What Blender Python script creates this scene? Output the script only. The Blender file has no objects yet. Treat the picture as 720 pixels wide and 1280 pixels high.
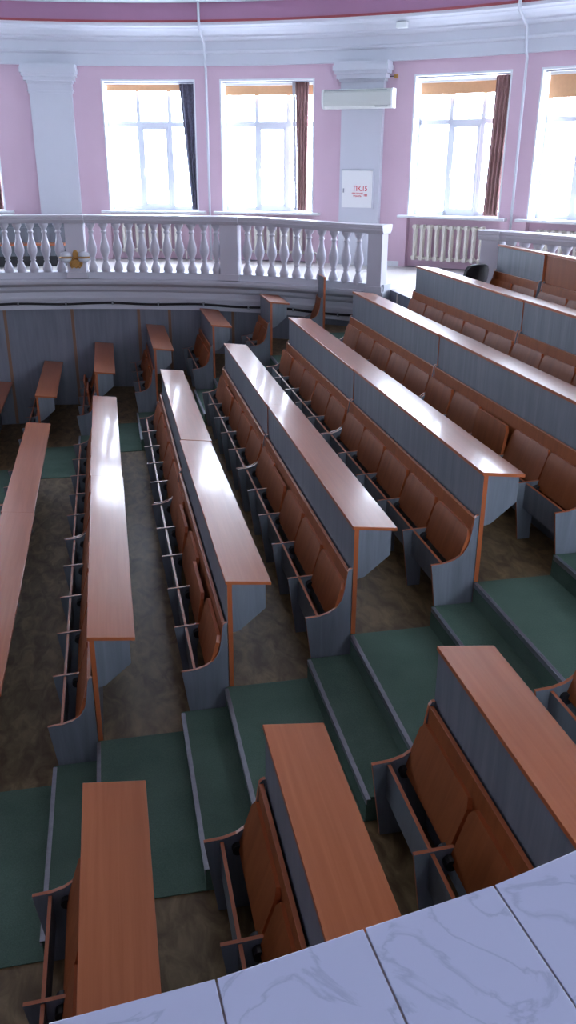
import bpy, bmesh, math, random
from mathutils import Vector, Matrix
random.seed(7)
SKY=36.0
PI=math.pi; R_=math.radians
C=bpy.context.scene.collection
ZO=4.10           # the camera stands 4.10 m above the lowest floor
# ------------------------------------------------------------------ seating grid (metres)
PX=.846; PZ=.30505
X0=-.2805; F1=-2.7078-.7831
def RX(k): return X0+PX*(k-1)
def RF(k): return ZO+F1+PZ*(k-1)
YB,YA,YJ,YF,YG=3.30,4.704,7.73,10.79,12.158
# hall geometry: ring shaped gallery round this centre
CX,CY=-1.5,6.5
RI,RP,RO=7.85,8.10,10.98
GZ=ZO-1.67        # gallery floor
def pol(a,r,z=0.0):
    a=R_(a); return Vector((CX+r*math.sin(a),CY+r*math.cos(a),z))

# ------------------------------------------------------------------ materials
MATS={}
def newmat(n):
    m=bpy.data.materials.new(n); m.use_nodes=True; nt=m.node_tree
    b=nt.nodes['Principled BSDF']; return m,nt,b
def plain(n,col,rough=.5,metal=0,spec=.5,coat=0,noise=0.0,scale=8,bump=0,bscale=40):
    m,nt,b=newmat(n)
    b.inputs['Base Color'].default_value=(*col,1); b.inputs['Roughness'].default_value=rough
    b.inputs['Metallic'].default_value=metal; b.inputs['Specular IOR Level'].default_value=spec
    b.inputs['Coat Weight'].default_value=coat
    tc=nt.nodes.new('ShaderNodeTexCoord')
    if noise:
        nz=nt.nodes.new('ShaderNodeTexNoise'); nz.inputs['Scale'].default_value=scale; nz.inputs['Detail'].default_value=4
        nt.links.new(tc.outputs['Object'],nz.inputs['Vector'])
        mx=nt.nodes.new('ShaderNodeMix'); mx.data_type='RGBA'
        mx.inputs[6].default_value=(*[c*(1-noise) for c in col],1); mx.inputs[7].default_value=(*[min(1,c*(1+noise)) for c in col],1)
        nt.links.new(nz.outputs['Fac'],mx.inputs[0]); nt.links.new(mx.outputs[2],b.inputs['Base Color'])
    if bump:
        nz=nt.nodes.new('ShaderNodeTexNoise'); nz.inputs['Scale'].default_value=bscale; nz.inputs['Detail'].default_value=3
        nt.links.new(tc.outputs['Object'],nz.inputs['Vector'])
        bp=nt.nodes.new('ShaderNodeBump'); bp.inputs['Strength'].default_value=bump; bp.inputs['Distance'].default_value=.01
        nt.links.new(nz.outputs['Fac'],bp.inputs['Height']); nt.links.new(bp.outputs['Normal'],b.inputs['Normal'])
    MATS[n]=m; return m
def grain(n,c1,c2,stretch,rough,spec=.5,coat=0,crough=.1,sc=1.0):
    """laminate with a long fine grain; stretch = scale per axis (small = along the grain)"""
    m,nt,b=newmat(n)
    tc=nt.nodes.new('ShaderNodeTexCoord'); mp=nt.nodes.new('ShaderNodeMapping')
    mp.inputs['Scale'].default_value=stretch
    oi=nt.nodes.new('ShaderNodeObjectInfo'); cm=nt.nodes.new('ShaderNodeMath'); cm.operation='MULTIPLY'; cm.inputs[1].default_value=37
    nt.links.new(oi.outputs['Random'],cm.inputs[0]); nt.links.new(cm.outputs[0],mp.inputs['Location'])
    nt.links.new(tc.outputs['Object'],mp.inputs['Vector'])
    nz=nt.nodes.new('ShaderNodeTexNoise'); nz.inputs['Scale'].default_value=sc; nz.inputs['Detail'].default_value=7; nz.inputs['Roughness'].default_value=.62
    nz.inputs['Distortion'].default_value=.6
    nt.links.new(mp.outputs['Vector'],nz.inputs['Vector'])
    cr=nt.nodes.new('ShaderNodeValToRGB'); cr.color_ramp.elements[0].position=.32; cr.color_ramp.elements[1].position=.7
    cr.color_ramp.elements[0].color=(*c1,1); cr.color_ramp.elements[1].color=(*c2,1)
    nt.links.new(nz.outputs['Fac'],cr.inputs[0]); nt.links.new(cr.outputs[0],b.inputs['Base Color'])
    b.inputs['Roughness'].default_value=rough; b.inputs['Specular IOR Level'].default_value=spec
    b.inputs['Coat Weight'].default_value=coat; b.inputs['Coat Roughness'].default_value=crough
    MATS[n]=m; return m
top_m=grain('beech_laminate_top',(.34,.100,.034),(.41,.130,.050),(30,1.0,30),.30,spec=.2,coat=.24,crough=.09)
seat_m=grain('beech_laminate_seat',(.205,.054,.011),(.30,.085,.022),(14,14,1.6),.5,spec=.25)
edge_m=plain('orange_edge_band',(.38,.10,.03),.35)
grey_m=grain('grey_blue_laminate',(.128,.148,.172),(.192,.214,.242),(16,16,1.1),.42,spec=.45)
wallp_m=grain('grey_wall_laminate',(.15,.165,.20),(.21,.225,.265),(11,11,.8),.5)
strip_m=plain('beech_wall_strip',(.23,.125,.075),.5)
white_m=plain('white_plaster',(.60,.61,.665),.6,noise=.03,scale=3)
balu_m=plain('white_glossy_paint',(.60,.585,.64),.38,noise=.03,scale=5)
pink_m=plain('pink_wall_paint',(.65,.465,.555),.65,noise=.05,scale=1.5)
mauve_m=plain('mauve_drum_paint',(.34,.16,.26),.7,noise=.08,scale=2)
red_m=plain('red_line_paint',(.26,.04,.05),.6)
ceil_m=plain('pale_green_ceiling_paint',(.62,.74,.74),.8)
ceilc_m=plain('dark_fill_cut_ceiling',(.20,.15,.18),.8)  # unseen ceiling centre, darkened to cut fill and haze from above
frame_m=plain('white_window_plastic',(.78,.80,.86),.35)
sill_m=plain('white_sill_paint',(.80,.82,.84),.3)
orange_m=plain('orange_blind_fabric',(.60,.33,.17),.8,noise=.1,scale=20)
brown_m=plain('brown_curtain_fabric',(.27,.145,.135),.85,noise=.15,scale=30)
darkc_m=plain('dark_patterned_curtain_fabric',(.10,.09,.13),.8,noise=.7,scale=28)
greyc_m=plain('pale_curtain_lining',(.45,.44,.48),.85)
rad_m=plain('cream_radiator_enamel',(.74,.70,.62),.4)
ac_m=plain('cream_plastic',(.60,.62,.58),.4)
acw_m=plain('white_plastic',(.82,.83,.82),.35)
metal_m=plain('worn_aluminium',(.34,.36,.40),.42,metal=.8,noise=.25,scale=25)
black_m=plain('black_plastic',(.012,.012,.014),.4)
gold_m=plain('gilded_metal',(.60,.33,.10),.35,metal=.7,noise=.2,scale=30)
redtxt_m=plain('red_stencil_paint',(.62,.04,.06),.6)
shade_m=plain('frosted_glass_shade',(.72,.76,.80),.25)
gfloor_m=plain('pale_gallery_linoleum',(.62,.58,.55),.35,noise=.08,scale=3)
cable_m=plain('black_cable_rubber',(.01,.01,.012),.5)
def carpet():
    m,nt,b=newmat('green_carpet')
    tc=nt.nodes.new('ShaderNodeTexCoord'); nz=nt.nodes.new('ShaderNodeTexNoise'); nz.inputs['Scale'].default_value=160; nz.inputs['Detail'].default_value=3
    n2=nt.nodes.new('ShaderNodeTexNoise'); n2.inputs['Scale'].default_value=3.0; n2.inputs['Detail'].default_value=5
    for n in (nz,n2): nt.links.new(tc.outputs['Object'],n.inputs['Vector'])
    ad=nt.nodes.new('ShaderNodeMath'); ad.operation='ADD'; nt.links.new(nz.outputs['Fac'],ad.inputs[0]); nt.links.new(n2.outputs['Fac'],ad.inputs[1])
    cr=nt.nodes.new('ShaderNodeValToRGB'); cr.color_ramp.elements[0].position=.36; cr.color_ramp.elements[1].position=.64
    hf=nt.nodes.new('ShaderNodeMath'); hf.operation='MULTIPLY'; hf.inputs[1].default_value=.5; nt.links.new(ad.outputs[0],hf.inputs[0])
    cr.color_ramp.elements[0].color=(.080,.140,.104,1); cr.color_ramp.elements[1].color=(.125,.208,.158,1)
    nt.links.new(hf.outputs[0],cr.inputs[0]); nt.links.new(cr.outputs[0],b.inputs['Base Color']); b.inputs['Roughness'].default_value=.95
    b.inputs['Specular IOR Level'].default_value=.15
    bp=nt.nodes.new('ShaderNodeBump'); bp.inputs['Strength'].default_value=.5; bp.inputs['Distance'].default_value=.004
    nt.links.new(nz.outputs['Fac'],bp.inputs['Height']); nt.links.new(bp.outputs['Normal'],b.inputs['Normal'])
    return m
carpet_m=carpet()
def lino():
    m,nt,b=newmat('marbled_brown_linoleum')
    tc=nt.nodes.new('ShaderNodeTexCoord'); nz=nt.nodes.new('ShaderNodeTexNoise'); nz.inputs['Scale'].default_value=4.5; nz.inputs['Detail'].default_value=9
    nz.inputs['Roughness'].default_value=.6; nz.inputs['Distortion'].default_value=.8
    mp=nt.nodes.new('ShaderNodeMapping'); mp.inputs['Scale'].default_value=(2.2,1.0,1)
    nt.links.new(tc.outputs['Object'],mp.inputs['Vector']); nt.links.new(mp.outputs['Vector'],nz.inputs['Vector'])
    cr=nt.nodes.new('ShaderNodeValToRGB'); e=cr.color_ramp.elements
    e[0].position=.34; e[0].color=(.095,.056,.022,1); e[1].position=.66; e[1].color=(.26,.185,.085,1)
    x=e.new(.5); x.color=(.17,.115,.050,1)
    nt.links.new(nz.outputs['Fac'],cr.inputs[0]); nt.links.new(cr.outputs[0],b.inputs['Base Color']); b.inputs['Roughness'].default_value=.5; b.inputs['Specular IOR Level'].default_value=.35
    return m
lino_m=lino()
def marble():
    m,nt,b=newmat('pale_marbled_tile')
    tc=nt.nodes.new('ShaderNodeTexCoord'); nz=nt.nodes.new('ShaderNodeTexNoise'); nz.inputs['Scale'].default_value=5.5; nz.inputs['Detail'].default_value=7
    nz.inputs['Roughness'].default_value=.55; nz.inputs['Distortion'].default_value=1.0
    oi=nt.nodes.new('ShaderNodeObjectInfo'); va=nt.nodes.new('ShaderNodeVectorMath'); va.operation='ADD'
    sc=nt.nodes.new('ShaderNodeMath'); sc.operation='MULTIPLY'; sc.inputs[1].default_value=19; nt.links.new(oi.outputs['Random'],sc.inputs[0])
    nt.links.new(tc.outputs['Object'],va.inputs[0]); nt.links.new(sc.outputs[0],va.inputs[1]); nt.links.new(va.outputs[0],nz.inputs['Vector'])
    # veins where the noise passes a narrow band
    s=nt.nodes.new('ShaderNodeMath'); s.operation='SUBTRACT'; s.inputs[1].default_value=.5; nt.links.new(nz.outputs['Fac'],s.inputs[0])
    a=nt.nodes.new('ShaderNodeMath'); a.operation='ABSOLUTE'; nt.links.new(s.outputs[0],a.inputs[0])
    cr=nt.nodes.new('ShaderNodeValToRGB'); e=cr.color_ramp.elements
    e[0].position=0; e[0].color=(.35,.38,.51,1); e[1].position=.022; e[1].color=(.43,.46,.61,1)
    nt.links.new(a.outputs[0],cr.inputs[0]); nt.links.new(cr.outputs[0],b.inputs['Base Color']); b.inputs['Roughness'].default_value=.22
    return m
marble_m=marble()
grout_m=plain('brown_grout',(.24,.20,.20),.8)
def pane():
    m,nt,b=newmat('window_glass'); nt.nodes.remove(b)
    t=nt.nodes.new('ShaderNodeBsdfTransparent'); t.inputs[0].default_value=(.96,.98,1,1)
    g=nt.nodes.new('ShaderNodeBsdfGlossy'); g.inputs['Roughness'].default_value=.03
    mx=nt.nodes.new('ShaderNodeMixShader'); mx.inputs[0].default_value=.05
    nt.links.new(t.outputs[0],mx.inputs[1]); nt.links.new(g.outputs[0],mx.inputs[2])
    nt.links.new(mx.outputs[0],nt.nodes['Material Output'].inputs[0]); return m
glass_m=pane()

# ------------------------------------------------------------------ mesh helpers
def link(name,me,mats,parent=None,loc=(0,0,0),rz=0,bevel=0,smooth=False):
    o=bpy.data.objects.new(name,me); C.objects.link(o)
    for m in (mats if isinstance(mats,(list,tuple)) else [mats]): me.materials.append(m)
    o.location=loc; o.rotation_euler=(0,0,rz)
    if parent: o.parent=parent
    if smooth:
        for p in me.polygons: p.use_smooth=True
    if bevel:
        b=o.modifiers.new('edge','BEVEL'); b.width=bevel; b.segments=2; b.limit_method='ANGLE'; b.angle_limit=R_(40)
    return o
class B:
    def __init__(s): s.v=[];s.f=[];s.m=[]
    def box(s,x0,x1,y0,y1,z0,z1,mi=0,side=None,M=None):
        n=len(s.v); P=[(x,y,z) for x in (x0,x1) for y in (y0,y1) for z in (z0,z1)]
        if M is not None: P=[tuple(M@Vector(p)) for p in P]
        s.v+=P
        F=[(0,1,3,2),(4,6,7,5),(0,4,5,1),(2,3,7,6),(0,2,6,4),(1,5,7,3)] # -x +x -y +y -z +z
        side=side or {}
        for i,f in enumerate(F): s.f.append(tuple(n+k for k in f)); s.m.append(side.get(('-x','+x','-y','+y','-z','+z')[i],mi))
        return s
    def prism(s,poly,axis,a,b,cap=0,rim=0,rims=None,M=None):
        """poly = 2D points; axis 'y': points are (x,z), 'x': (y,z), 'z': (x,y)"""
        n=len(s.v); k=len(poly)
        def P(p,t): 
            q={'y':(p[0],t,p[1]),'x':(t,p[0],p[1]),'z':(p[0],p[1],t)}[axis]
            return tuple(M@Vector(q)) if M is not None else q
        s.v+=[P(p,a) for p in poly]+[P(p,b) for p in poly]
        s.f.append(tuple(n+i for i in range(k))); s.m.append(cap)
        s.f.append(tuple(n+k+i for i in reversed(range(k)))); s.m.append(cap)
        for i in range(k):
            j=(i+1)%k; s.f.append((n+i,n+k+i,n+k+j,n+j)); s.m.append(rims[i] if rims else rim)
        return s
    def ring(s,prof,a0,a1,step=1.0,mi=0,mis=None,zf=None,closed=True,cx=None):
        """sweep a closed (r,z) profile round the hall centre from angle a0 to a1"""
        n=max(1,int(math.ceil((a1-a0)/step))); k=len(prof); base=len(s.v)
        for i in range(n+1):
            a=a0+(a1-a0)*i/n
            for r,z in prof:
                s.v.append(tuple(pol(a,r,z+(zf(a) if zf else 0))))
        for i in range(n):
            for j in range(k):
                q=(j+1)%k; s.f.append((base+i*k+j,base+i*k+q,base+(i+1)*k+q,base+(i+1)*k+j)); s.m.append(mis[j] if mis else mi)
        s.f.append(tuple(base+j for j in reversed(range(k)))); s.m.append(mi)
        s.f.append(tuple(base+n*k+j for j in range(k))); s.m.append(mi)
        return s
    def lathe(s,prof,seg=20,c=(0,0),mi=0):
        base=len(s.v); k=len(prof)
        for i in range(seg):
            a=2*PI*i/seg
            for r,z in prof: s.v.append((c[0]+r*math.cos(a),c[1]+r*math.sin(a),z))
        for i in range(seg):
            q=(i+1)%seg
            for j in range(k-1): s.f.append((base+i*k+j,base+q*k+j,base+q*k+j+1,base+i*k+j+1)); s.m.append(mi)
        s.f.append(tuple(base+i*k for i in reversed(range(seg)))); s.m.append(mi)
        s.f.append(tuple(base+i*k+k-1 for i in range(seg))); s.m.append(mi)
        return s
    def tube(s,pts,r,seg=8,mi=0):
        base=len(s.v); pts=[Vector(p) for p in pts]; n=len(pts)
        ref=Vector((.37,.11,.92))
        for i,p in enumerate(pts):
            t=(pts[min(i+1,n-1)]-pts[max(i-1,0)]).normalized()
            u=t.cross(ref)
            if u.length<.1: u=t.cross(Vector((1,0,0)))
            u.normalize(); w=t.cross(u)
            for j in range(seg):
                a=2*PI*j/seg; s.v.append(tuple(p+(u*math.cos(a)+w*math.sin(a))*r))
        for i in range(n-1):
            for j in range(seg):
                q=(j+1)%seg; s.f.append((base+i*seg+j,base+i*seg+q,base+(i+1)*seg+q,base+(i+1)*seg+j)); s.m.append(mi)
        s.f.append(tuple(base+j for j in reversed(range(seg)))); s.m.append(mi)
        s.f.append(tuple(base+(n-1)*seg+j for j in range(seg))); s.m.append(mi)
        return s
    def mesh(s,name):
        me=bpy.data.meshes.new(name); me.from_pydata(s.v,[],s.f)
        for p,i in zip(me.polygons,s.m): p.material_index=i
        bm=bmesh.new(); bm.from_mesh(me); bmesh.ops.recalc_face_normals(bm,faces=bm.faces); bm.to_mesh(me); bm.free()
        me.update(); return me
    def build(s,name,mats,parent=None,**k): return link(name,s.mesh(name),mats,parent,**k)
def tag(o,label,cat,group=None):
    o['label']=label; o['category']=cat
    if group: o['group']=group
    return o
def struct(o): o['kind']='structure'; return o
def empty(name,loc,rz=0):
    o=bpy.data.objects.new(name,None); C.objects.link(o); o.location=loc; o.rotation_euler=(0,0,rz); o.empty_display_size=.1; return o
def copy_tree(o,parent=None):
    c=o.copy(); C.objects.link(c); c.parent=parent
    for ch in KIDS.get(o.name,[]): copy_into(ch,c)
    return c
KIDS={}
def copy_into(o,parent):
    c=o.copy(); C.objects.link(c); c.parent=parent
    for ch in KIDS.get(o.name,[]): copy_into(ch,c)
    KIDS.setdefault(parent.name,[]).append(c)

# ------------------------------------------------------------------ the desk and the bench
def desk(L,parent):
    """origin: left edge of the top at the near end, z = floor in front of the panel's back (row floor)"""
    p=B().box(0,.030,0,L,-.305+.004,.756,0,{'-y':1,'+y':1,'-z':1,'+z':1}).build('front_panel',[grey_m,edge_m],parent)
    t=B().prism([(-.012,.760),(.282,.729),(.282,.752),(-.012,.784)],'y',-.006,L-.001,cap=1,rims=[0,1,0,1]).build('desk_top',[top_m,edge_m],parent,bevel=.0025)
    poly=[(.0302,.7545),(.246,.7325),(.246,.562),(.078,.418),(.0302,.405)]
    for y in (.004,L/2-.01,L-.024):
        B().prism(poly,'y',y,y+.018,0,1).build('bracket',[grey_m,grey_m],parent)
GABLE=[(-.310,.455),(-.215,.462),(-.150,.482),(-.100,.518),(-.066,.575),(-.052,.64),(-.043,.71),(-.034,.768),(-.022,.786),(-.004,.790),(-.004,.004),(-.250,.004)]
def gable(y,parent):
    r=[1]*len(GABLE)
    return B().prism(GABLE,'y',y,y+.022,0,1).build('gable',[grey_m,edge_m],parent,bevel=.002)
SEATS={}
def seat_mesh(w):
    k=round(w,3)
    if k not in SEATS:
        h=.285; c=.026
        poly=[(-w/2,0),(w/2,0),(w/2,h-c*1.6),(w/2-c,h),(-w/2+c,h),(-w/2,h-c*1.6)]
        SEATS[k]=B().prism(poly,'x',-.012,.014,0,1).mesh('seat')
        SEATS[k].materials.append(seat_m); SEATS[k].materials.append(edge_m)
        SEATS[k,'h']=B().tube([(.0,-.02,.0),(.0,.02,.0)],.03,12).mesh('hinge'); SEATS[k,'h'].materials.append(black_m)
    return SEATS[k],SEATS[k,'h']
def bench(L,n,parent,tilts=None,woodback=False):
    """origin: plane of the desk panel at the near end, z = floor the bench stands on"""
    gable(.002,parent); gable(L-.024,parent)
    pitch=L/n; part=[(-.306,.452),(-.120,.462),(-.120,.40),(-.150,.28),(-.150,.004),(-.245,.004)]
    for i in range(1,n):
        B().prism(part,'y',i*pitch-.010,i*pitch+.010,0,1,rims=[1,0,0,0,0,1]).build('partition',[grey_m,edge_m],parent)
    B().prism([(-.052,.30),(-.036,.768),(-.014,.768),(-.030,.30)],'y',.026,L-.026,0,0,rims=[0,1,0,0]).build('backrest',[seat_m,edge_m],parent,bevel=.002)
    for i in range(n):
        a=i*pitch+(.026 if i==0 else .0105); b=(i+1)*pitch-(.026 if i==n-1 else .0105)
        B().box(-.232,-.214,a,b,.255,.448,0,{'+z':1}).build('front_rail',[grey_m,edge_m],parent)
        sm,hm=seat_mesh(pitch-.028)
        s=bpy.data.objects.new('seat',sm); C.objects.link(s); s.parent=parent
        t=(tilts or {}).get(i,random.uniform(-1.2,2.0))
        s.location=(-.132,(i+.5)*pitch,.405); s.rotation_euler=(0,R_(17-t),0)
        for q in (-1,1):
            h=bpy.data.objects.new('hinge',hm); C.objects.link(h); h.parent=s; h.location=(-.012,q*(pitch/2-.034),-.005)
ORD={-1:'first',0:'second',1:'third',2:'fourth',3:'fifth',4:'sixth',5:'seventh',6:'eighth',7:'ninth'}
ORDM={0:'first',1:'second',2:'third',3:'fourth',4:'fifth',5:'sixth',6:'seventh',7:'eighth'}
def section(k,y0,y1,n,dlabel,blabel,group,dx=0,ang=0,tilts=None,dodesk=True):
    L=y1-y0-(.006 if not ang else .016)
    if dodesk:
        d=empty('desk',(RX(k)+dx,y0,RF(k)),ang); desk(L,d); tag(d,dlabel,'desk',group+' desks')
    b=empty('bench',(RX(k)+dx,y0,RF(k)-PZ),ang); bench(L,n,b,tilts); tag(b,blabel,'bench',group+' benches')
OPEN={(5,'n'):{2:10,4:4},(2,'n'):{1:9,3:7},(3,'n'):{3:5},(3,'f'):{3:5},(4,'f'):{4:5},(1,'f'):{0:-1}}
NM={0:'leftmost',1:'second from left',2:'third from left',3:'fourth from left',4:'fifth from left',5:'sixth from left',6:'seventh from left'}
for k in range(0,7):
    o=NM[k]
    section(k,YA,YJ,5,f'long beech-topped grey desk, {o} row of middle block, half beside the near stair',
            f'grey tip-up bench, {o} row of middle block, half beside the near stair','middle block',
            dx=.026 if k==2 else 0,ang=R_(.5) if k==2 else 0,tilts=OPEN.get((k,'n')))
    section(k,YJ,YF,5,f'long beech-topped grey desk, {o} row of middle block, half towards the balustrade',
            f'grey tip-up bench, {o} row of middle block, half towards the balustrade','middle block',dx=.012 if k==2 else -.008,tilts=OPEN.get((k,'f')))
# top row, against the gallery
L=1.2
d=empty('desk',(RX(7),9.02,RF(7)));desk(L,d);tag(d,'short grey-fronted desk on the topmost row beside the black chair','desk')
b=empty('bench',(RX(7),9.02,RF(6)));bench(L,2,b);tag(b,'short two-seat wooden bench on the topmost row beside the black chair','bench')
d=empty('desk',(RX(7)+.02,YA+1.0,RF(7)));L=3.29
B().box(0,.030,0,L,-.3,.756,0,{'-y':1,'+y':1,'+z':1}).build('front_panel',[seat_m,edge_m],d)
B().prism([(-.012,.760),(.282,.729),(.282,.752),(-.012,.784)],'y',-.012,L+.004,cap=1,rims=[0,1,0,1]).build('desk_top',[top_m,edge_m],d)
for y in (.004,L/2,L-.024): B().prism([(.0302,.7545),(.242,.7325),(.242,.575),(.165,.472),(.075,.410),(.0302,.410)],'y',y,y+.018).build('bracket',[grey_m],d)
tag(d,'long desk with brown wooden front panel on the topmost row at right edge','desk')
b=empty('bench',(RX(7)+.02,YA+1.0,RF(6)));bench(L,5,b);tag(b,'long wooden tip-up bench below the brown-fronted desk on the topmost row','bench')
# short far block against the grey wall
def ywall(x,r=RP): return CY+math.sqrt(r*r-(x-CX)**2)
FL={-1:'darkest short desk at the far left edge, touching the grey wall',0:'short beech-topped desk against grey wall, second from the left edge',1:'short beech-topped desk against grey wall, third from the left edge',
2:'short beech-topped desk against grey wall, fourth from the left edge',3:'short beech-topped desk at grey wall, fifth from left, second from the free-standing panel',4:'highest short beech-topped desk below the balustrade, next to the free-standing panel'}
for k in range(-1,5):
    rr={4:7.70,3:7.95}.get(k,RP); y1=min(ywall(RX(k)-.31,rr),ywall(RX(k)+.29,rr))-.05
    n=max(2,int((y1-YG)/.56))
    section(k,YG,y1,n,FL[k],FL[k].replace('short beech-topped desk','short tip-up bench').replace('darkest short desk','dark short tip-up bench').replace('highest','topmost'),
            'short far block',tilts={1:{2:32,1:20}}.get(k))
# the free standing panel with its one bench end
d=empty('divider_panel',(RX(5),12.40,RF(5)))
B().box(0,.030,0,.33,-.30,.775,0,{'-y':1,'+y':1,'+z':1}).build('panel',[grey_m,edge_m],d)
tag(d,'narrow free-standing grey panel with orange edge before the balustrade','panel')
b=empty('bench',(RX(5),12.40,RF(4))); bench(.33,1,b,tilts={0:-4}); tag(b,'single-seat bench end on the free-standing panel below the balustrade','bench')
# near block below the camera
NL={1:('beech desk top in the foreground, leftmost of three','foreground tip-up bench with orange edges, left of leftmost desk top'),
    2:('beech desk top in the foreground, middle of three','foreground tip-up bench with orange edges, left of middle desk top'),
    3:('beech desk top in the foreground, rightmost of three','foreground tip-up bench with orange edges, left of rightmost desk top'),
    4:('foreground desk beyond the right edge, above all others near','foreground bench end cut by the right edge above the marble ledge')}
NY={1:3.348,2:3.219,3:3.249,4:3.27}
for k in range(1,5):
    section(k,NY[k]-1.84,NY[k],3,NL[k][0],NL[k][1],'near block')

# ------------------------------------------------------------------ stepped floor
def clipfar(x0,x1,r): # far edge following the circular wall
    n=4; return [(x0+(x1-x0)*i/n, ywall(x0+(x1-x0)*i/n,r)) for i in range(n+1)]
for k in range(-1,8):
    x0=RX(k)+.002 if k>-1 else -9.0; x1=RX(k+1)+.002
    if k==7: x1=6.3
    z=RF(k)
    if k==-1:
        far=[(x,CY+math.sqrt(max(0,8.15**2-(x-CX)**2))) for x in [-9+ (x1+9)*i/16 for i in range(17)]]
    elif k<=4: far=clipfar(x0,x1,8.15)
    elif k==5: far=clipfar(x0,x1,7.98)
    elif k==6: far=[(x0,YF+.03),(x1,YF+.03)]
    else: far=[(x0,10.9),(x1,9.1)]
    yb=-4.0 if k<5 else -2.0
    poly=[(x1,yb),(x0,yb)]+far
    struct(B().prism(poly,'z',z-PZ-.25,z).build('floor',lino_m))
# carpeted stairs in the two aisles
def stairs(ya,yb,ks,lab):
    for k in ks:
        x0=RX(k)-.004; x1=RX(k+1)-.295; z=RF(k)
        if k==-1: x0=-4.5
        s=struct(B().box(x0,x1,ya,yb,z-PZ+.01,z+.006).build('floor',carpet_m))
        h=struct(B().box(x1,RX(k+1)-.004,ya+.0,yb,z-.02,z+PZ/2+.006).build('floor',carpet_m))
        for xx,zz,o in ((x0,z,s),(x1,z+PZ/2,h)):
            if k==-1 and o is s: continue
            nb=B().box(xx-.003,xx+.018,ya-.02,yb-.02,zz+.0065,zz+.0105).box(xx-.0075,xx-.001,ya-.02,yb-.02,zz-.022,zz+.0105)
            for g in (.003,.011): nb.box(xx+g,xx+g+.002,ya-.02,yb-.02,zz+.0105,zz+.0125)
            nb.build('nosing',metal_m,o)
stairs(YB+.03,YA-.012,range(-1,8),'near')
stairs(YF+.02,YG-.01,range(-1,6),'far')
# landing of the gallery between the two balustrades
land=[(4.07,YF+.05),(4.9,YF+.05),(4.95,11.05),(4.35,11.95),(4.07,12.22)]
s=struct(B().prism(land,'z',RF(5)-.2,GZ-.0005,0,1).build('floor',[gfloor_m,wallp_m]))
B().box(4.055,4.09,YF+.06,12.2,GZ,GZ+.004).build('nosing',metal_m,s)
struct(B().prism([(RX(6),YF+.05),(4.068,YF+.05),(4.068,12.12),(RX(6),12.22)],'z',RF(5)-.2,RF(6)).build('floor',carpet_m))

# ------------------------------------------------------------------ ring: panel wall, fascia, gallery floor
struct(B().ring([(RP,0.0),(RP+.12,0.0),(RP+.12,ZO-2.10),(RP,ZO-2.10)],-95,60,1.5).build('wall_panelled',wallp_m))
# beech strips on the panelled wall
for i,a in enumerate([-33,-25.2,-17.4,-9.6,-1.4,6.2,13.94,17.6,25.2]):
    zb=0.0 if a<2 else RF(int((CX+RP*math.sin(R_(a))-X0)//PX+1))
    struct(B().ring([(RP-.006,zb+.01),(RP+.004,zb+.01),(RP+.004,ZO-2.17),(RP-.006,ZO-2.17)],a-.17,a+.17,.4).build('trim_%d'%(i+1),strip_m))
def zt(a):
    t=min(1,max(0,(a-26)/17)); return -.055*t*t*(3-2*t)
fas=[(8.095,-2.175),(8.045,-2.175),(8.03,-2.03),(7.985,-2.02),(7.975,-1.985),(7.985,-1.955),(7.985,-1.89),(7.955,-1.875),(7.93,-1.85),(7.915,-1.80),(7.86,-1.775),(7.80,-1.76),(7.765,-1.74),(7.745,-1.70),(7.745,-1.665),(7.79,-1.655),(7.79,-1.56),(8.02,-1.56),(8.02,-1.672),(8.10,-1.672)]
struct(B().ring([(r,ZO+z) for r,z in fas],-95,44.2,1.0,zf=lambda a:zt(a)*.5).build('trim_fascia',white_m))
struct(B().ring([(8.02,GZ-.25),(RO+.02,GZ-.25),(RO+.02,GZ),(8.02,GZ)],-95,46,1.5).build('floor',gfloor_m))
struct(B().ring([(7.72,GZ-.25),(RO+.02,GZ-.25),(RO+.02,GZ-.0004),(7.72,GZ-.0004)],46.01,150,1.5).build('floor',gfloor_m))
# cable on the fascia
pts=[]
a=-40
while a<44:
    pts.append(tuple(pol(a,8.012-.0,ZO-2.082+.010*math.cos(R_(a*360/10.5))+zt(a)*.5))); a+=.75
cb=B().tube(pts,.019,8).build('cable',cable_m,smooth=True)
a=-37.5
while a<43: 
    p=pol(a,8.012,ZO-2.082+.010*math.cos(R_(a*360/10.5))+zt(a)*.5); q=pol(a,8.02,0)
    B().tube([tuple(p+Vector((0,0,-.03))),tuple(p+Vector((0,0,.03)))],.022,6).build('clip',metal_m,cb); a+=5.4
tag(cb,'black cable clipped along the white moulding under the balustrade','cable')

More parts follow.
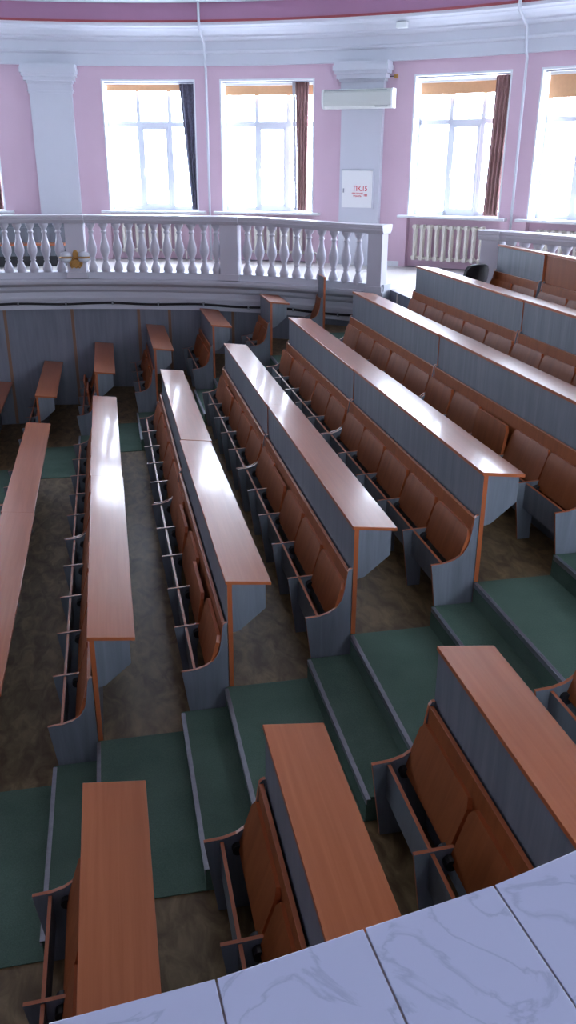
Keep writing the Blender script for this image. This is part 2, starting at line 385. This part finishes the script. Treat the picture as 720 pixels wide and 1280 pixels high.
# ------------------------------------------------------------------ balustrades
bprof=[(.066,0),(.066,.03),(.074,.045),(.070,.075),(.050,.13),(.034,.165),(.034,.178),(.046,.19),(.034,.205),(.050,.25),(.070,.30),(.076,.34),(.070,.39),(.052,.46),(.038,.52),(.032,.57),(.034,.585),(.045,.595),(.045,.61),(.034,.62),(.036,.645),(.060,.68),(.070,.70),(.070,.73)]
bal_mesh=B().lathe(bprof,20).mesh('baluster'); bal_mesh.materials.append(balu_m)
for p in bal_mesh.polygons: p.use_smooth=True
def balustrade(a0,a1,peds,angs,label):
    root=empty('balustrade',tuple(pol((a0+a1)/2,RI,GZ)))
    inv=Matrix.Translation(-root.location)
    def put(o): o.parent=root; o.matrix_parent_inverse=inv; return o
    zb=ZO-1.56; zr=ZO-.825
    rail=[(7.76,zr),(7.94,zr),(7.96,zr+.03),(7.975,zr+.05),(7.975,zr+.075),(7.99,zr+.085),(7.99,zr+.12),(7.71,zr+.12),(7.71,zr+.085),(7.725,zr+.075),(7.725,zr+.05),(7.74,zr+.03)]
    put(B().ring(rail,a0,a1,.75,zf=zt).build('hand_rail',balu_m))
    for pa0,pa1 in peds:
        b=B().ring([(7.755,zb-.08),(7.945,zb-.08),(7.945,zr),(7.755,zr)],pa0,pa1,.5,zf=zt)
        b.ring([(7.735,zb-.09),(7.965,zb-.09),(7.965,zb+.0),(7.735,zb+.0)],pa0-.18,pa1+.18,.5,zf=zt)
        b.ring([(7.735,zr-.0),(7.965,zr-.0),(8.0,zr+.05),(8.0,zr+.07),(8.01,zr+.085),(8.01,zr+.123),(7.69,zr+.123),(7.69,zr+.085),(7.70,zr+.07),(7.70,zr+.05)],pa0-.2,pa1+.2,.5,zf=zt)
        put(b.build('pedestal',balu_m,bevel=.004))
    for a in angs:
        o=bpy.data.objects.new('baluster',bal_mesh); C.objects.link(o); o.location=pol(a,RI,zb+zt(a)-.003); o.rotation_euler=(0,0,random.uniform(0,.2))
        o.scale=(1,1,1.012); put(o)
    tag(root,label,'balustrade')
angs=[-.17-1.52*i for i in range(0,6)]
angs+=[1.23,2.65,4.16,5.72]+[9.41+1.455*i for i in range(11)]+[27.62+1.47*i for i in range(10)]
angs+=[-12.6-1.5*i for i in range(8)]
balustrade(-26,43.9,[(-11.6,-9.2),(6.55,8.65),(24.55,26.65),(42.2,43.9)],angs,'long curved white balustrade with turned balusters along the far gallery edge')
balustrade(55.2,84,[(55.2,57.2),(73,75)],[58.1+1.5*i for i in range(10)],'second white balustrade at the right, behind the topmost row')
# sconce on the pedestal
root=empty('wall_sconce',tuple(pol(7.6,7.75,ZO-1.32))); inv=Matrix.Translation(-root.location)
def put(o): o.parent=root; o.matrix_parent_inverse=inv; return o
t=Vector((math.cos(R_(7.6)),-math.sin(R_(7.6)),0)); nrm=-Vector((math.sin(R_(7.6)),math.cos(R_(7.6)),0)); c0=root.location.copy()
def P(u,n,z): return tuple(c0+t*u+nrm*n+Vector((0,0,z)))
b=B()
M=Matrix.Translation(Vector(P(0,.0,0)))@Matrix(((t.x,-nrm.x,0,0),(t.y,-nrm.y,0,0),(0,0,1,0),(0,0,0,1)))
shield=[(-.02,.10),(.02,.10),(.045,.05),(.04,0),(.09,-.05),(.105,-.10),(.085,-.15),(.04,-.155),(0,-.18),(-.04,-.155),(-.085,-.15),(-.105,-.10),(-.09,-.05),(-.04,0),(-.045,.05)]
b.prism(shield,'y',-.035,.008,M=M)
put(b.build('back_plate',gold_m,bevel=.008))
for s in (-1,1):
    g=B().tube([P(0,.03,-.02),P(s*.05,.08,-.05),P(s*.11,.10,-.03),P(s*.15,.10,.0)],.012,8)
    g.tube([P(s*.06,.045,-.10),P(s*.085,.06,-.135),P(s*.06,.07,-.165),P(s*.03,.06,-.145)],.012,8)
    q=P(s*.14,.10,0)
    g.lathe([(.02,q[2]-.03),(.10,q[2]-.012),(.10,q[2]+.004),(.02,q[2]+.01)],20,c=(q[0],q[1]))
    put(g.build('arm',gold_m,smooth=True))
    put(B().lathe([(.03,q[2]-.085),(.075,q[2]-.06),(.095,q[2]-.014),(.09,q[2]-.012)],20,c=(q[0],q[1])).lathe([(.085,q[2]+.011),(.09,q[2]+.03),(.07,q[2]+.07),(.02,q[2]+.085)],20,c=(q[0],q[1])).build('shade',shade_m,smooth=True))
tag(root,'gilded two-armed sconce with pale glass shades on the balustrade pedestal','lamp')

# ------------------------------------------------------------------ outer wall with windows
RW=11.50
WZ0,WZ1=ZO-.78,ZO+1.45
wins=[(-40,-31),(-21.3,-12.4),(-10.2,-1.45),(8.5,17.4),(19.75,28.85),(38.2,46.95),(49.45,58.5),(68,76.8),(79,88),(139,147),(154,162),(170,178)]  # those behind the camera are unseen, added to light the foreground
bw=B()
A0,A1=-180,180
HT=ZO+2.62
bw.ring([(RO,WZ1),(RW,WZ1),(RW,HT),(RO,HT)],A0,A1,1.0)
prev=A0
for a,b_ in wins+[(A1,A1)]:
    bw.ring([(RO,GZ),(RW,GZ),(RW,WZ1),(RO,WZ1)],prev,a,1.0)
    if a<A1:
        # below the sill: shallow radiator niche
        bw.ring([(RO+.14,GZ),(RW,GZ),(RW,WZ0-.03),(RO+.14,WZ0-.03)],a,b_,1.0)
    prev=b_
struct(bw.build('wall_back',pink_m))
struct(B().ring([(RO,-.9),(RW,-.9),(RW,GZ),(RO,GZ)],A0,A1,2.0).build('wall_light_stop',wallp_m))  # unseen lower ring, added to stop sky light leaking in from below
struct(B().prism([(CX+RW*math.sin(2*PI*i/48),CY+RW*math.cos(2*PI*i/48)) for i in range(48)],'z',-1.2,-.9).build('floor',lino_m))  # unseen disc beneath everything, added to shut out sky light
# white reveals, frames, glass, sills
def tangent(a): return Vector((math.cos(R_(a)),-math.sin(R_(a)),0))
for i,(a,b_) in enumerate(wins):
    m=(a+b_)/2; Rf=RO+.33
    half=Rf*math.sin(R_((b_-a)/2)); c=pol(m,Rf*math.cos(R_((b_-a)/2)),0)
    nr=Vector((math.sin(R_(m)),math.cos(R_(m)),0)); tg=tangent(m)
    M=Matrix(((tg.x,nr.x,0,c.x),(tg.y,nr.y,0,c.y),(0,0,1,0),(0,0,0,1)))
    w=B(); W=half; z0,z1=WZ0,WZ1; zt_=z0+(z1-z0)*.675
    def fr(x0,x1,za,zb,d=.03): w.box(x0,x1,-d,.03,za,zb,M=M)
    fr(-W,-W+.07,z0,z1); fr(W-.07,W,z0,z1); fr(-W,W,z0,z0+.07); fr(-W,W,z1-.07,z1)
    fr(-W,W,zt_-.04,zt_+.04)
    c1=-W+.62*(2*W)/1.75; c2=W-.55*(2*W)/1.75
    fr(c1-.035,c1+.035,z0,z1); fr(c2-.035,c2+.035,z0,z1)
    # opening sash in the middle column
    for x0,x1 in ((c1+.035,c1+.085),(c2-.085,c2-.035)): fr(x0,x1,z0+.07,zt_-.04,.045)
    for za,zb in ((z0+.07,z0+.12),(zt_-.09,zt_-.04)): fr(c1+.035,c2-.035,za,zb,.045)
    fo=struct(w.build('window_%d'%(i+1),frame_m))
    B().box(-W+.01,W-.01,.0,.006,z0+.01,z1-.01,M=M).build('pane',glass_m,fo)
    B().box(c1+.045,c1+.065,-.085,-.045,z0+.62,z0+.74,M=M).build('handle',acw_m,fo)
    # plastered reveal lining
    rv=B()
    th=.14
    rv.ring([(RO-.004,z0-.0),(RW-.03,z0-.0),(RW-.03,z1),(RO-.004,z1)],a-.0,a+th,1)
    rv.ring([(RO-.004,z0-.0),(RW-.03,z0-.0),(RW-.03,z1),(RO-.004,z1)],b_-th,b_,1)
    rv.ring([(RO-.004,z1-.03),(RW-.03,z1-.03),(RW-.03,z1),(RO-.004,z1)],a,b_,1)
    rv.build('reveal',sill_m,fo)
    B().ring([(RO-.13,z0-.045),(RO-.14,z0-.035),(RO-.14,z0-.008),(RO-.13,z0),(RW-.02,z0),(RW-.02,z0-.045)],a-.75,b_+.75,1).build('sill',sill_m,fo)
# cornice, red line, drum, ceiling
cor=[(RO+.1,1.66),(RO-.07,1.66),(RO-.07,1.845),(RO-.10,1.86),(RO-.115,1.885),(RO-.115,1.90),(RO-.10,1.905),(RO-.10,2.035),(RO-.12,2.05),(RO-.16,2.062),(RO-.20,2.085),(RO-.20,2.11),(RO-.22,2.125),(RO-.25,2.14),(RO-.30,2.17),(RO-.36,2.19),(RO-.40,2.195),(RO-.42,2.215),(RO-.47,2.235),(RO-.48,2.28),(RO+.1,2.28)]
struct(B().ring([(r,ZO+z) for r,z in cor],A0,A1,1.0).build('trim_cornice',white_m))
struct(B().ring([(RO-.50,ZO+2.281),(RO-.3,ZO+2.281),(RO-.3,ZO+2.315),(RO-.50,ZO+2.315)],A0,A1,1.0).build('trim_line',red_m))
struct(B().ring([(RO-.48,ZO+2.316),(RO+.3,ZO+2.316),(RO+.3,ZO+2.57),(RO-.48,ZO+2.57)],A0,A1,1.0).build('wall_drum',mauve_m))
cp=[]
n=64
for i in range(n):
    a=2*PI*i/n; cp.append((CX+(RW)*math.sin(a),CY+(RW)*math.cos(a)))
struct(B().ring([(9.2,ZO+2.571),(RW,ZO+2.571),(RW,ZO+2.75),(9.2,ZO+2.75)],-180,180,2).build('ceiling',ceil_m))
struct(B().prism([(CX+(x-CX)*9.19/RW,CY+(y-CY)*9.19/RW) for x,y in cp],'z',ZO+2.60,ZO+2.75).build('ceiling',ceilc_m))
# skirting
struct(B().ring([(RO-.02,GZ),(RO+.01,GZ),(RO+.01,GZ+.09),(RO-.02,GZ+.09)],31,37.6,1).build('baseboard_back',sill_m))

# pilasters
def pilaster(am,hw,n):
    b=B(); z0=GZ
    b.ring([(RO-.13,z0),(RO+.01,z0),(RO+.01,ZO+1.66),(RO-.13,ZO+1.66)],am-hw,am+hw,.6)
    for (p,za,zb) in ((.02,1.20,1.235),(.045,1.235,1.25),(.02,1.25,1.36),(.05,1.36,1.40),(.10,1.40,1.47),(.14,1.47,1.52),(.17,1.52,1.60),(.15,1.60,1.66)):
        da=math.degrees(p*.75/RO)
        b.ring([(RO-.13-p,ZO+za),(RO,ZO+za),(RO,ZO+zb),(RO-.13-p*1.0,ZO+zb)],am-hw-da,am+hw+da,.6)
    struct(b.build('wall_pilaster',white_m))
for am in (-55.6,-26.2,3.85,33.6,63.2): pilaster(am,1.95,0)

# blinds
BL={2:(1.38,1.22),3:(1.385,1.275),4:(1.36,1.20),5:(1.33,1.15),6:(1.36,1.03),1:(1.38,1.2),7:(1.38,1.2)}
BN={1:'beyond the left edge',2:'at the far left edge',3:'above the dark patterned curtain',4:'behind the straight brown curtain',5:'beside the leaning brown curtain',6:'in the rightmost window, pulled lowest',7:'beyond the right edge'}
for i,(za,zb) in BL.items():
    a,b_=wins[i]; m=(a+b_)/2
    root=empty('roller_blind',tuple(pol(m,RO+.22,ZO+za)))
    inv=Matrix.Translation(-root.location)
    s=B().ring([(RO+.215,ZO+zb),(RO+.221,ZO+zb),(RO+.221,ZO+za),(RO+.215,ZO+za)],a+.35,b_-.35,1).build('fabric',orange_m); s.parent=root; s.matrix_parent_inverse=inv
    s=B().tube([tuple(pol(a+.3,RO+.22,ZO+za+.02)),tuple(pol(b_-.3,RO+.22,ZO+za+.02))],.024,10).build('roller',acw_m,smooth=True); s.parent=root; s.matrix_parent_inverse=inv
    tag(root,'narrow orange roller blind '+BN[i],'blind','window blinds')
# curtains
def curtain(name,t0,t1,b0,b1,r,z1,z0,mat,folds,amp,label,group='window curtains',parent=None):
    b=B(); nx,nz=48,14; th=.006
    for side in (0,1):
        for j in range(nz+1):
            f=j/nz
            for i in range(nx+1):
                u=i/nx; a=(t0+(t1-t0)*u)*(1-f)+(b0+(b1-b0)*u)*f
                rr=r+amp*math.sin(u*2*PI*folds+.6*math.sin(f*3))*(.7+.3*f)+side*th
                b.v.append(tuple(pol(a,rr,z1+(z0-z1)*f)))
    N=(nx+1)*(nz+1)
    for side in (0,1):
        for j in range(nz):
            for i in range(nx):
                q=side*N+j*(nx+1)+i; b.f.append((q,q+1,q+nx+2,q+nx+1)); b.m.append(0)
    for j in range(nz):
        for i in (0,nx):
            q=j*(nx+1)+i; b.f.append((q,q+nx+1,N+q+nx+1,N+q)); b.m.append(0)
    for i in range(nx):
        for j in (0,nz):
            q=j*(nx+1)+i; b.f.append((q,q+1,N+q+1,N+q)); b.m.append(0)
    o=b.build(name,mat,parent,smooth=True)
    if label: tag(o,label,'curtain',group)
    return o
curtain('curtain',15.75,17.2,16.6,17.2,RO+.13,ZO+1.39,ZO-.76,darkc_m,3,.03,'dark patterned curtain gathered narrow at the right of its window')
curtain('curtain',26.85,28.15,27.15,28.0,RO+.12,ZO+1.40,ZO-.755,brown_m,4,.022,'straight brown curtain hanging in front of the middle window')
curtain('curtain',26.55,26.83,26.85,27.13,RO+.12,ZO+1.40,ZO-.755,greyc_m,1,.012,'pale grey curtain strip beside the straight brown curtain')
curtain('curtain',45.35,46.72,45.15,46.5,RO+.12,ZO+1.39,ZO-.76,brown_m,4,.03,'brown curtain at the right jamb of the window over the radiator')
curtain('curtain',-2.9,-1.7,-2.9,-1.7,RO+.12,ZO+1.39,ZO-.76,brown_m,4,.03,'brown curtain in the window at the left edge')
for i in (2,3,4,5,6):
    a,b_=wins[i]
    rr=B().tube([tuple(pol(a+.2,RO+.10,ZO+1.405)),tuple(pol(b_-.2,RO+.10,ZO+1.405))],.012,8).build('curtain_rail',metal_m,smooth=True)
    tag(rr,'thin metal curtain rail at the top of the window '+{2:'at the left edge',3:'with the dark patterned curtain',4:'with the straight brown curtain',5:'above the fully visible radiator',6:'at the right edge'}[i],'rail','curtain rails')
# radiators
def radiator(a0,a1,n,z0,z1,r,label):
    root=empty('radiator',tuple(pol((a0+a1)/2,r,z0)),-R_((a0+a1)/2))
    Lr=2*r*math.sin(R_((a1-a0)/2)); p=Lr/n
    for i in range(n):
        x=-Lr/2+p*(i+.5); b=B(); h=z1-z0
        for yy in (-.045,.045):
            b.tube([(x,yy,.03),(x,yy,h-.03)],.026,8)
        b.box(x-.032,x+.032,-.075,.075,0.0,.075); b.box(x-.032,x+.032,-.075,.075,h-.075,h)
        b.tube([(x-p/2,0,.04),(x+p/2,0,.04)],.024,8); b.tube([(x-p/2,0,h-.04),(x+p/2,0,h-.04)],.024,8)
        o=b.build('fin',rad_m,root,bevel=.012)
    B().tube([(Lr/2,0,.04),(Lr/2+.10,0,.04),(Lr/2+.12,0,0),(Lr/2+.12,.0,-.0-(z0-GZ)+.0)],.014,8).build('pipe',rad_m,root,smooth=True)
    tag(root,label,'radiator')
radiator(38.9,46.0,10,ZO-1.53,ZO-.93,RO-.09,'cream cast radiator in full view under the window right of the air conditioner')
radiator(9.5,15.4,9,ZO-1.53,ZO-.93,RO-.09,'cream radiator seen through the left stretch of balusters')
radiator(22.2,28.8,10,ZO-1.53,ZO-.93,RO-.09,'cream radiator seen through the balusters below the straight brown curtain')
radiator(50.6,57.5,10,ZO-1.53,ZO-.93,RO-.09,'radiator under the rightmost window, only its top showing')
# pipes
def riser(a,lab):
    pts=[pol(a+.0,RO-.06,GZ),pol(a,RO-.06,ZO+1.60),pol(a,RO-.14,ZO+1.70),pol(a,RO-.17,ZO+2.0),pol(a,RO-.30,ZO+2.08),pol(a,RO-.53,ZO+2.18),pol(a,RO-.54,ZO+2.569)]
    o=B().tube([tuple(p) for p in pts],.022,10).build('heating_pipe',white_m,smooth=True); tag(o,lab,'pipe','heating risers')
riser(18.55,'white vertical pipe between the dark curtain window and the brown curtain window')
riser(48.2,'white vertical pipe left of the rightmost window')
# air conditioner
am=33.55; rc=RO-.16; root=empty('air_conditioner',tuple(pol(am,RO-.14,ZO+.93)),-R_(am))
root.location=pol(am,RO-.185,ZO+.93); W=.63; H=.30
prof=[(0,0),(-.17,.0),(-.225,.035),(-.24,.10),(-.24,.24),(-.22,.29),(-.16,H),(0,H)]
B().prism([(y,z) for y,z in prof],'x',-W+.035,W-.035,0,0).build('body',ac_m,root,bevel=.006)
for s in (-1,1):
    pr=[(y*1.03,z*1.02-.002) for y,z in prof]; x=s*(W-.034)
    B().prism(pr,'x',min(x,x+s*.034),max(x,x+s*.034)).build('end_cap',acw_m,root,bevel=.006)
B().box(-W+.06,W-.10,-.246,-.236,.27,.276).build('seam',grey_m,root)
B().box(W-.30,W-.08,-.238,-.222,.018,.030).build('vent',black_m,root)
B().box(-.4,.4,0,.0545,.04,.26).build('mount',metal_m,root)
tag(root,'wide cream air conditioner mounted across the white pilaster','air conditioner')
# hydrant cabinet with red stencil
am=33.45; root=empty('hydrant_cabinet',tuple(pol(am,RO-.135,ZO-.69)),-R_(am)); w,h=.30,.655
B().box(-w,w,-.03,.0,0,h).build('frame',white_m,root,bevel=.003)
B().box(-w+.02,w-.02,-.042,-.0305,.02,h-.02).build('door',acw_m,root,bevel=.003)
B().box(-w+.045,-w+.065,-.056,-.0425,.27,.34).build('handle',metal_m,root)
B().box(-w,w,-.036,-.031,h-.012,h-.004).build('shadow_line_strip',grey_m,root)  # solid grey strip coloured as a shadow line above the door
def text(s,x,z,size,sx=1,bold=0,name='lettering'):
    cu=bpy.data.curves.new(name,'FONT'); cu.body=s; cu.size=size; cu.extrude=.001; cu.offset=bold
    o=bpy.data.objects.new(name,cu); C.objects.link(o); o.parent=root; o.location=(x,-.044,z); o.rotation_euler=(PI/2,0,0); o.scale=(sx,1,1)
    cu.materials.append(redtxt_m); bpy.context.view_layer.update()
    me=bpy.data.meshes.new_from_object(o.evaluated_get(bpy.context.evaluated_depsgraph_get()))
    n=bpy.data.objects.new(name,me); C.objects.link(n); n.parent=root; n.location=o.location; n.rotation_euler=o.rotation_euler; n.scale=o.scale
    bpy.data.objects.remove(o); bpy.data.curves.remove(cu)
    if not me.materials: me.materials.append(redtxt_m)
    return n
text('ПК.15',-.06,.30,.115,.85,.002)
text('ПРИ ПОЖАРЕ',-.09,.245,.034,.92,.001)
text('ЗВОНИТЬ',-.065,.20,.034,.95,.001)
text('101',.13,.212,.05,1.0,.002)
tag(root,'white fire hydrant cabinet with red lettering on the pilaster','cabinet')
# small fittings near the pilaster capital
b=empty('junction_box',tuple(pol(36.55,RO-.02,ZO+1.43)),-R_(36.55))
B().box(-.03,.03,-.03,.02,-.03,.03).build('box',gold_m,b,bevel=.004); B().tube([(-.03,0,0),(-.12,0,.0)],.006,6).build('lead',cable_m,b)
tag(b,'tiny brass junction box beside the pilaster capital','junction box')
b=empty('sensor',tuple(pol(37.5,RO-.38,ZO+2.15)),-R_(37.5))
B().box(-.09,.09,-.05,.06,-.06,.03).build('housing',acw_m,b,bevel=.01); B().tube([(.03,0,.03),(.03,-.06,.20)],.006,6).build('lead',white_m,b)
tag(b,'small white sensor box on the cornice above the cabinet pilaster','sensor')
# gallery desk seen through the left balusters
root=empty('gallery_desk',(CX,CY,GZ)); 
def gr(b,name,m):
    o=b.build(name,m); o.parent=root; o.matrix_parent_inverse=Matrix.Translation((-CX,-CY,-GZ)); return o
gr(B().ring([(9.0,ZO-1.20),(9.03,ZO-1.20),(9.03,ZO-.965),(9.0,ZO-.965)],-14,5.5,1),'modesty_panel',grey_m)
gr(B().ring([(8.72,ZO-1.235),(9.03,ZO-1.235),(9.03,ZO-1.205),(8.72,ZO-1.205)],-14,5.4,1,mis=[0,0,0,1]),'shelf',[top_m,edge_m])
gr(B().ring([(8.95,ZO-1.42),(8.98,ZO-1.42),(8.98,ZO-1.236),(8.95,ZO-1.236)],-14,5.3,1),'lower_panel',grey_m)
for a in (-13.9,-7.5,-1,5.0): gr(B().ring([(8.76,GZ),(9.0,GZ),(9.0,ZO-1.24),(8.76,ZO-1.24)],a,a+.15,1),'leg',grey_m)
tag(root,'grey gallery desk with orange shelf edge behind the leftmost balusters','desk')
# gallery seat row behind
root=empty('gallery_bench',(CX,CY,GZ))
gr(B().ring([(9.75,GZ+.0),(10.15,GZ+.0),(10.15,GZ+.44),(9.75,GZ+.44)],-14,4.6,1),'box_seat',black_m)
gr(B().ring([(10.12,GZ+.44),(10.15,GZ+.44),(10.2,GZ+.72),(10.17,GZ+.72)],-14,4.6,1),'backrest',grey_m)
tag(root,'dark gallery bench in the shade behind the leftmost balusters','bench')

# black chair
root=empty('office_chair',(4.50,10.48,RF(6)),R_(200))
B().lathe([(.03,.06),(.03,.40)],12).build('column',metal_m,root)
for i in range(5):
    a=i*2*PI/5; B().tube([(0,0,.09),(.15*math.cos(a),.15*math.sin(a),.07),(.22*math.cos(a),.22*math.sin(a),.05)],.016,8).lathe([(.02,0),(.028,.02),(.02,.05)],10,c=(.215*math.cos(a),.215*math.sin(a))).build('leg',black_m,root)
def pad(n,hw,hh,th,loc,rx):
    bm=bmesh.new(); bmesh.ops.create_cube(bm,size=1); bmesh.ops.scale(bm,vec=(hw*2,hh*2,th),verts=bm.verts)
    bmesh.ops.subdivide_edges(bm,edges=bm.edges,cuts=5,use_grid_fill=True)
    for v in bm.verts:
        u=v.co.x/hw; w=v.co.y/hh
        rr=(abs(u)**3.2+abs(w)**3.2)**(1/3.2)
        mx=max(abs(u),abs(w),1e-6); s=mx/rr if rr>0 else 1
        v.co.x*=s; v.co.y*=s; v.co.z+=.03*(u*u); v.co.z*=1
    me=bpy.data.meshes.new(n); bm.to_mesh(me); bm.free()
    o=link(n,me,black_m,root,loc,0,smooth=True); o.rotation_euler=(rx,0,0); md=o.modifiers.new('s','SUBSURF'); md.levels=1; md.render_levels=1; return o
pad('seat',.20,.19,.06,(0,0,.43),0); pad('backrest',.20,.16,.05,(0,.21,.69),R_(80))
B().tube([(0,.08,.40),(0,.24,.42),(0,.255,.60)],.014,8).build('bracket',metal_m,root,smooth=True)
tag(root,'black low-backed chair beside the bench end of the topmost row','chair')

struct(B().box(-7,7.5,-4.3,.10,GZ-.15,GZ-.001).build('floor',gfloor_m))
# marble ledge of the camera's own gallery
LZ=ZO-.90
fr=[(-.50,.735),(-.147,.784),(.073,.805),(.175,.823),(.289,.843),(.507,.880),(.661,.919),(.90,.992),(1.25,1.12)]
s9=.90
fr=[(x*s9,y*s9) for x,y in fr]
def edge(x):
    for (x0,y0),(x1,y1) in zip(fr,fr[1:]):
        if x0<=x<=x1: return y0+(y1-y0)*(x-x0)/(x1-x0)
    return fr[-1][1]
root=empty('parapet',(0,0,0))
xs=[-.45+.05*i for i in range(32)]
poly=[(x,edge(x)-.012) for x in xs]+[(xs[-1],.10),(xs[0],.10)]
B().prism(poly,'z',.612,LZ-.014).build('core',white_m,root)
poly=[(x,edge(x)-.004) for x in xs]+[(xs[-1],.10),(xs[0],.10)]
B().prism(poly,'z',LZ-.0139,LZ-.003).build('grout',grout_m,root)
# tile joints run across the ledge
js=[(.073,.078),(.289,.302),(.503,.524)]
J=[(-.358,-.365),(-.143,-.144)]+js+[(.72,.748),(.937,.97),(1.15,1.19)]
g=.0014
for (a0,b0),(a1,b1) in zip(J,J[1:]):
    # joint line passes (a, edge) and (b, edge-.12)
    def X(a,b,y): 
        e=edge(a*s9); sl=.0635+.064*a; return a*s9+(e-y)*sl
    ys=(.38,.10)
    n=4; top=[]
    for i in range(n+1):
        u=i/n; x=(a0*s9+g)*(1-u)+(a1*s9-g)*u; top.append((x,edge(x)))
    for (ya,yb) in ((None,.415),(.41,.10)):
        if ya is None: 
            p=list(top)
        else: p=[(X(a0,b0,ya)+g,ya),(X(a1,b1,ya)-g,ya)]
        p+= [(X(a1,b1,yb)-g,yb),(X(a0,b0,yb)+g,yb)]
        B().prism(p,'z',LZ-.0029,LZ).build('tile',marble_m,root,bevel=.001)
tag(root,'pale marbled tile ledge across the bottom right corner','ledge')

# ------------------------------------------------------------------ daylight and added overhead fill
def area(name,loc,target,sx,sy,power,col):
    l=bpy.data.lights.new(name,'AREA'); l.shape='RECTANGLE'; l.size=sx; l.size_y=sy; l.energy=power; l.color=col
    o=bpy.data.objects.new(name,l); C.objects.link(o); o.location=loc
    d=(Vector(target)-Vector(loc)).normalized(); o.rotation_euler=d.to_track_quat('-Z','Y').to_euler(); return o
for i,(a,b_) in enumerate(wins):     # portals in the window openings guide the sky light indoors
    m=(a+b_)/2; p=pol(m,RW-.01,(WZ0+WZ1)/2)
    o=area('window_daylight_portal',p,pol(m,0,p.z),1.85,2.23,1,(1,1,1)); o.data.cycles.is_portal=True
w=bpy.data.worlds.new('World'); bpy.context.scene.world=w; w.use_nodes=True; nt=w.node_tree
bg=nt.nodes['Background']
bg.inputs[1].default_value=SKY
bg.inputs[0].default_value=(.77,.85,1,1)
area('overhead_fill_light',(CX+1.5,CY-.5,ZO+2.5),(CX+1.5,CY-.5,0),6,6,30,(.95,.96,1))  # unseen overhead light, added to brighten the upward-facing surfaces

# ------------------------------------------------------------------ camera
f,P_,A_,r_=1053.829486,0.38849541,0.20541502,0.00494552
F=Vector((math.sin(A_)*math.cos(P_),math.cos(A_)*math.cos(P_),-math.sin(P_))); Rt=Vector((math.cos(A_),-math.sin(A_),0)); U=Rt.cross(F)
R2=Rt*math.cos(r_)+U*math.sin(r_); U2=U*math.cos(r_)-Rt*math.sin(r_)
cam=bpy.data.cameras.new('camera'); co=bpy.data.objects.new('camera',cam); C.objects.link(co)
co.matrix_world=Matrix(((R2.x,U2.x,-F.x,0),(R2.y,U2.y,-F.y,0),(R2.z,U2.z,-F.z,ZO),(0,0,0,1)))
cam.sensor_fit='VERTICAL'; cam.sensor_height=36; cam.lens=f/1280*36; cam.clip_start=.05
sc=bpy.context.scene; sc.camera=co
sc.view_settings.view_transform='Standard'; sc.view_settings.look='None'; sc.view_settings.gamma=1; sc.view_settings.exposure=-.1
sc.view_settings.use_curve_mapping=False
sc.cycles.use_denoising=True; sc.cycles.max_bounces=8; sc.cycles.diffuse_bounces=5; sc.cycles.transparent_max_bounces=8
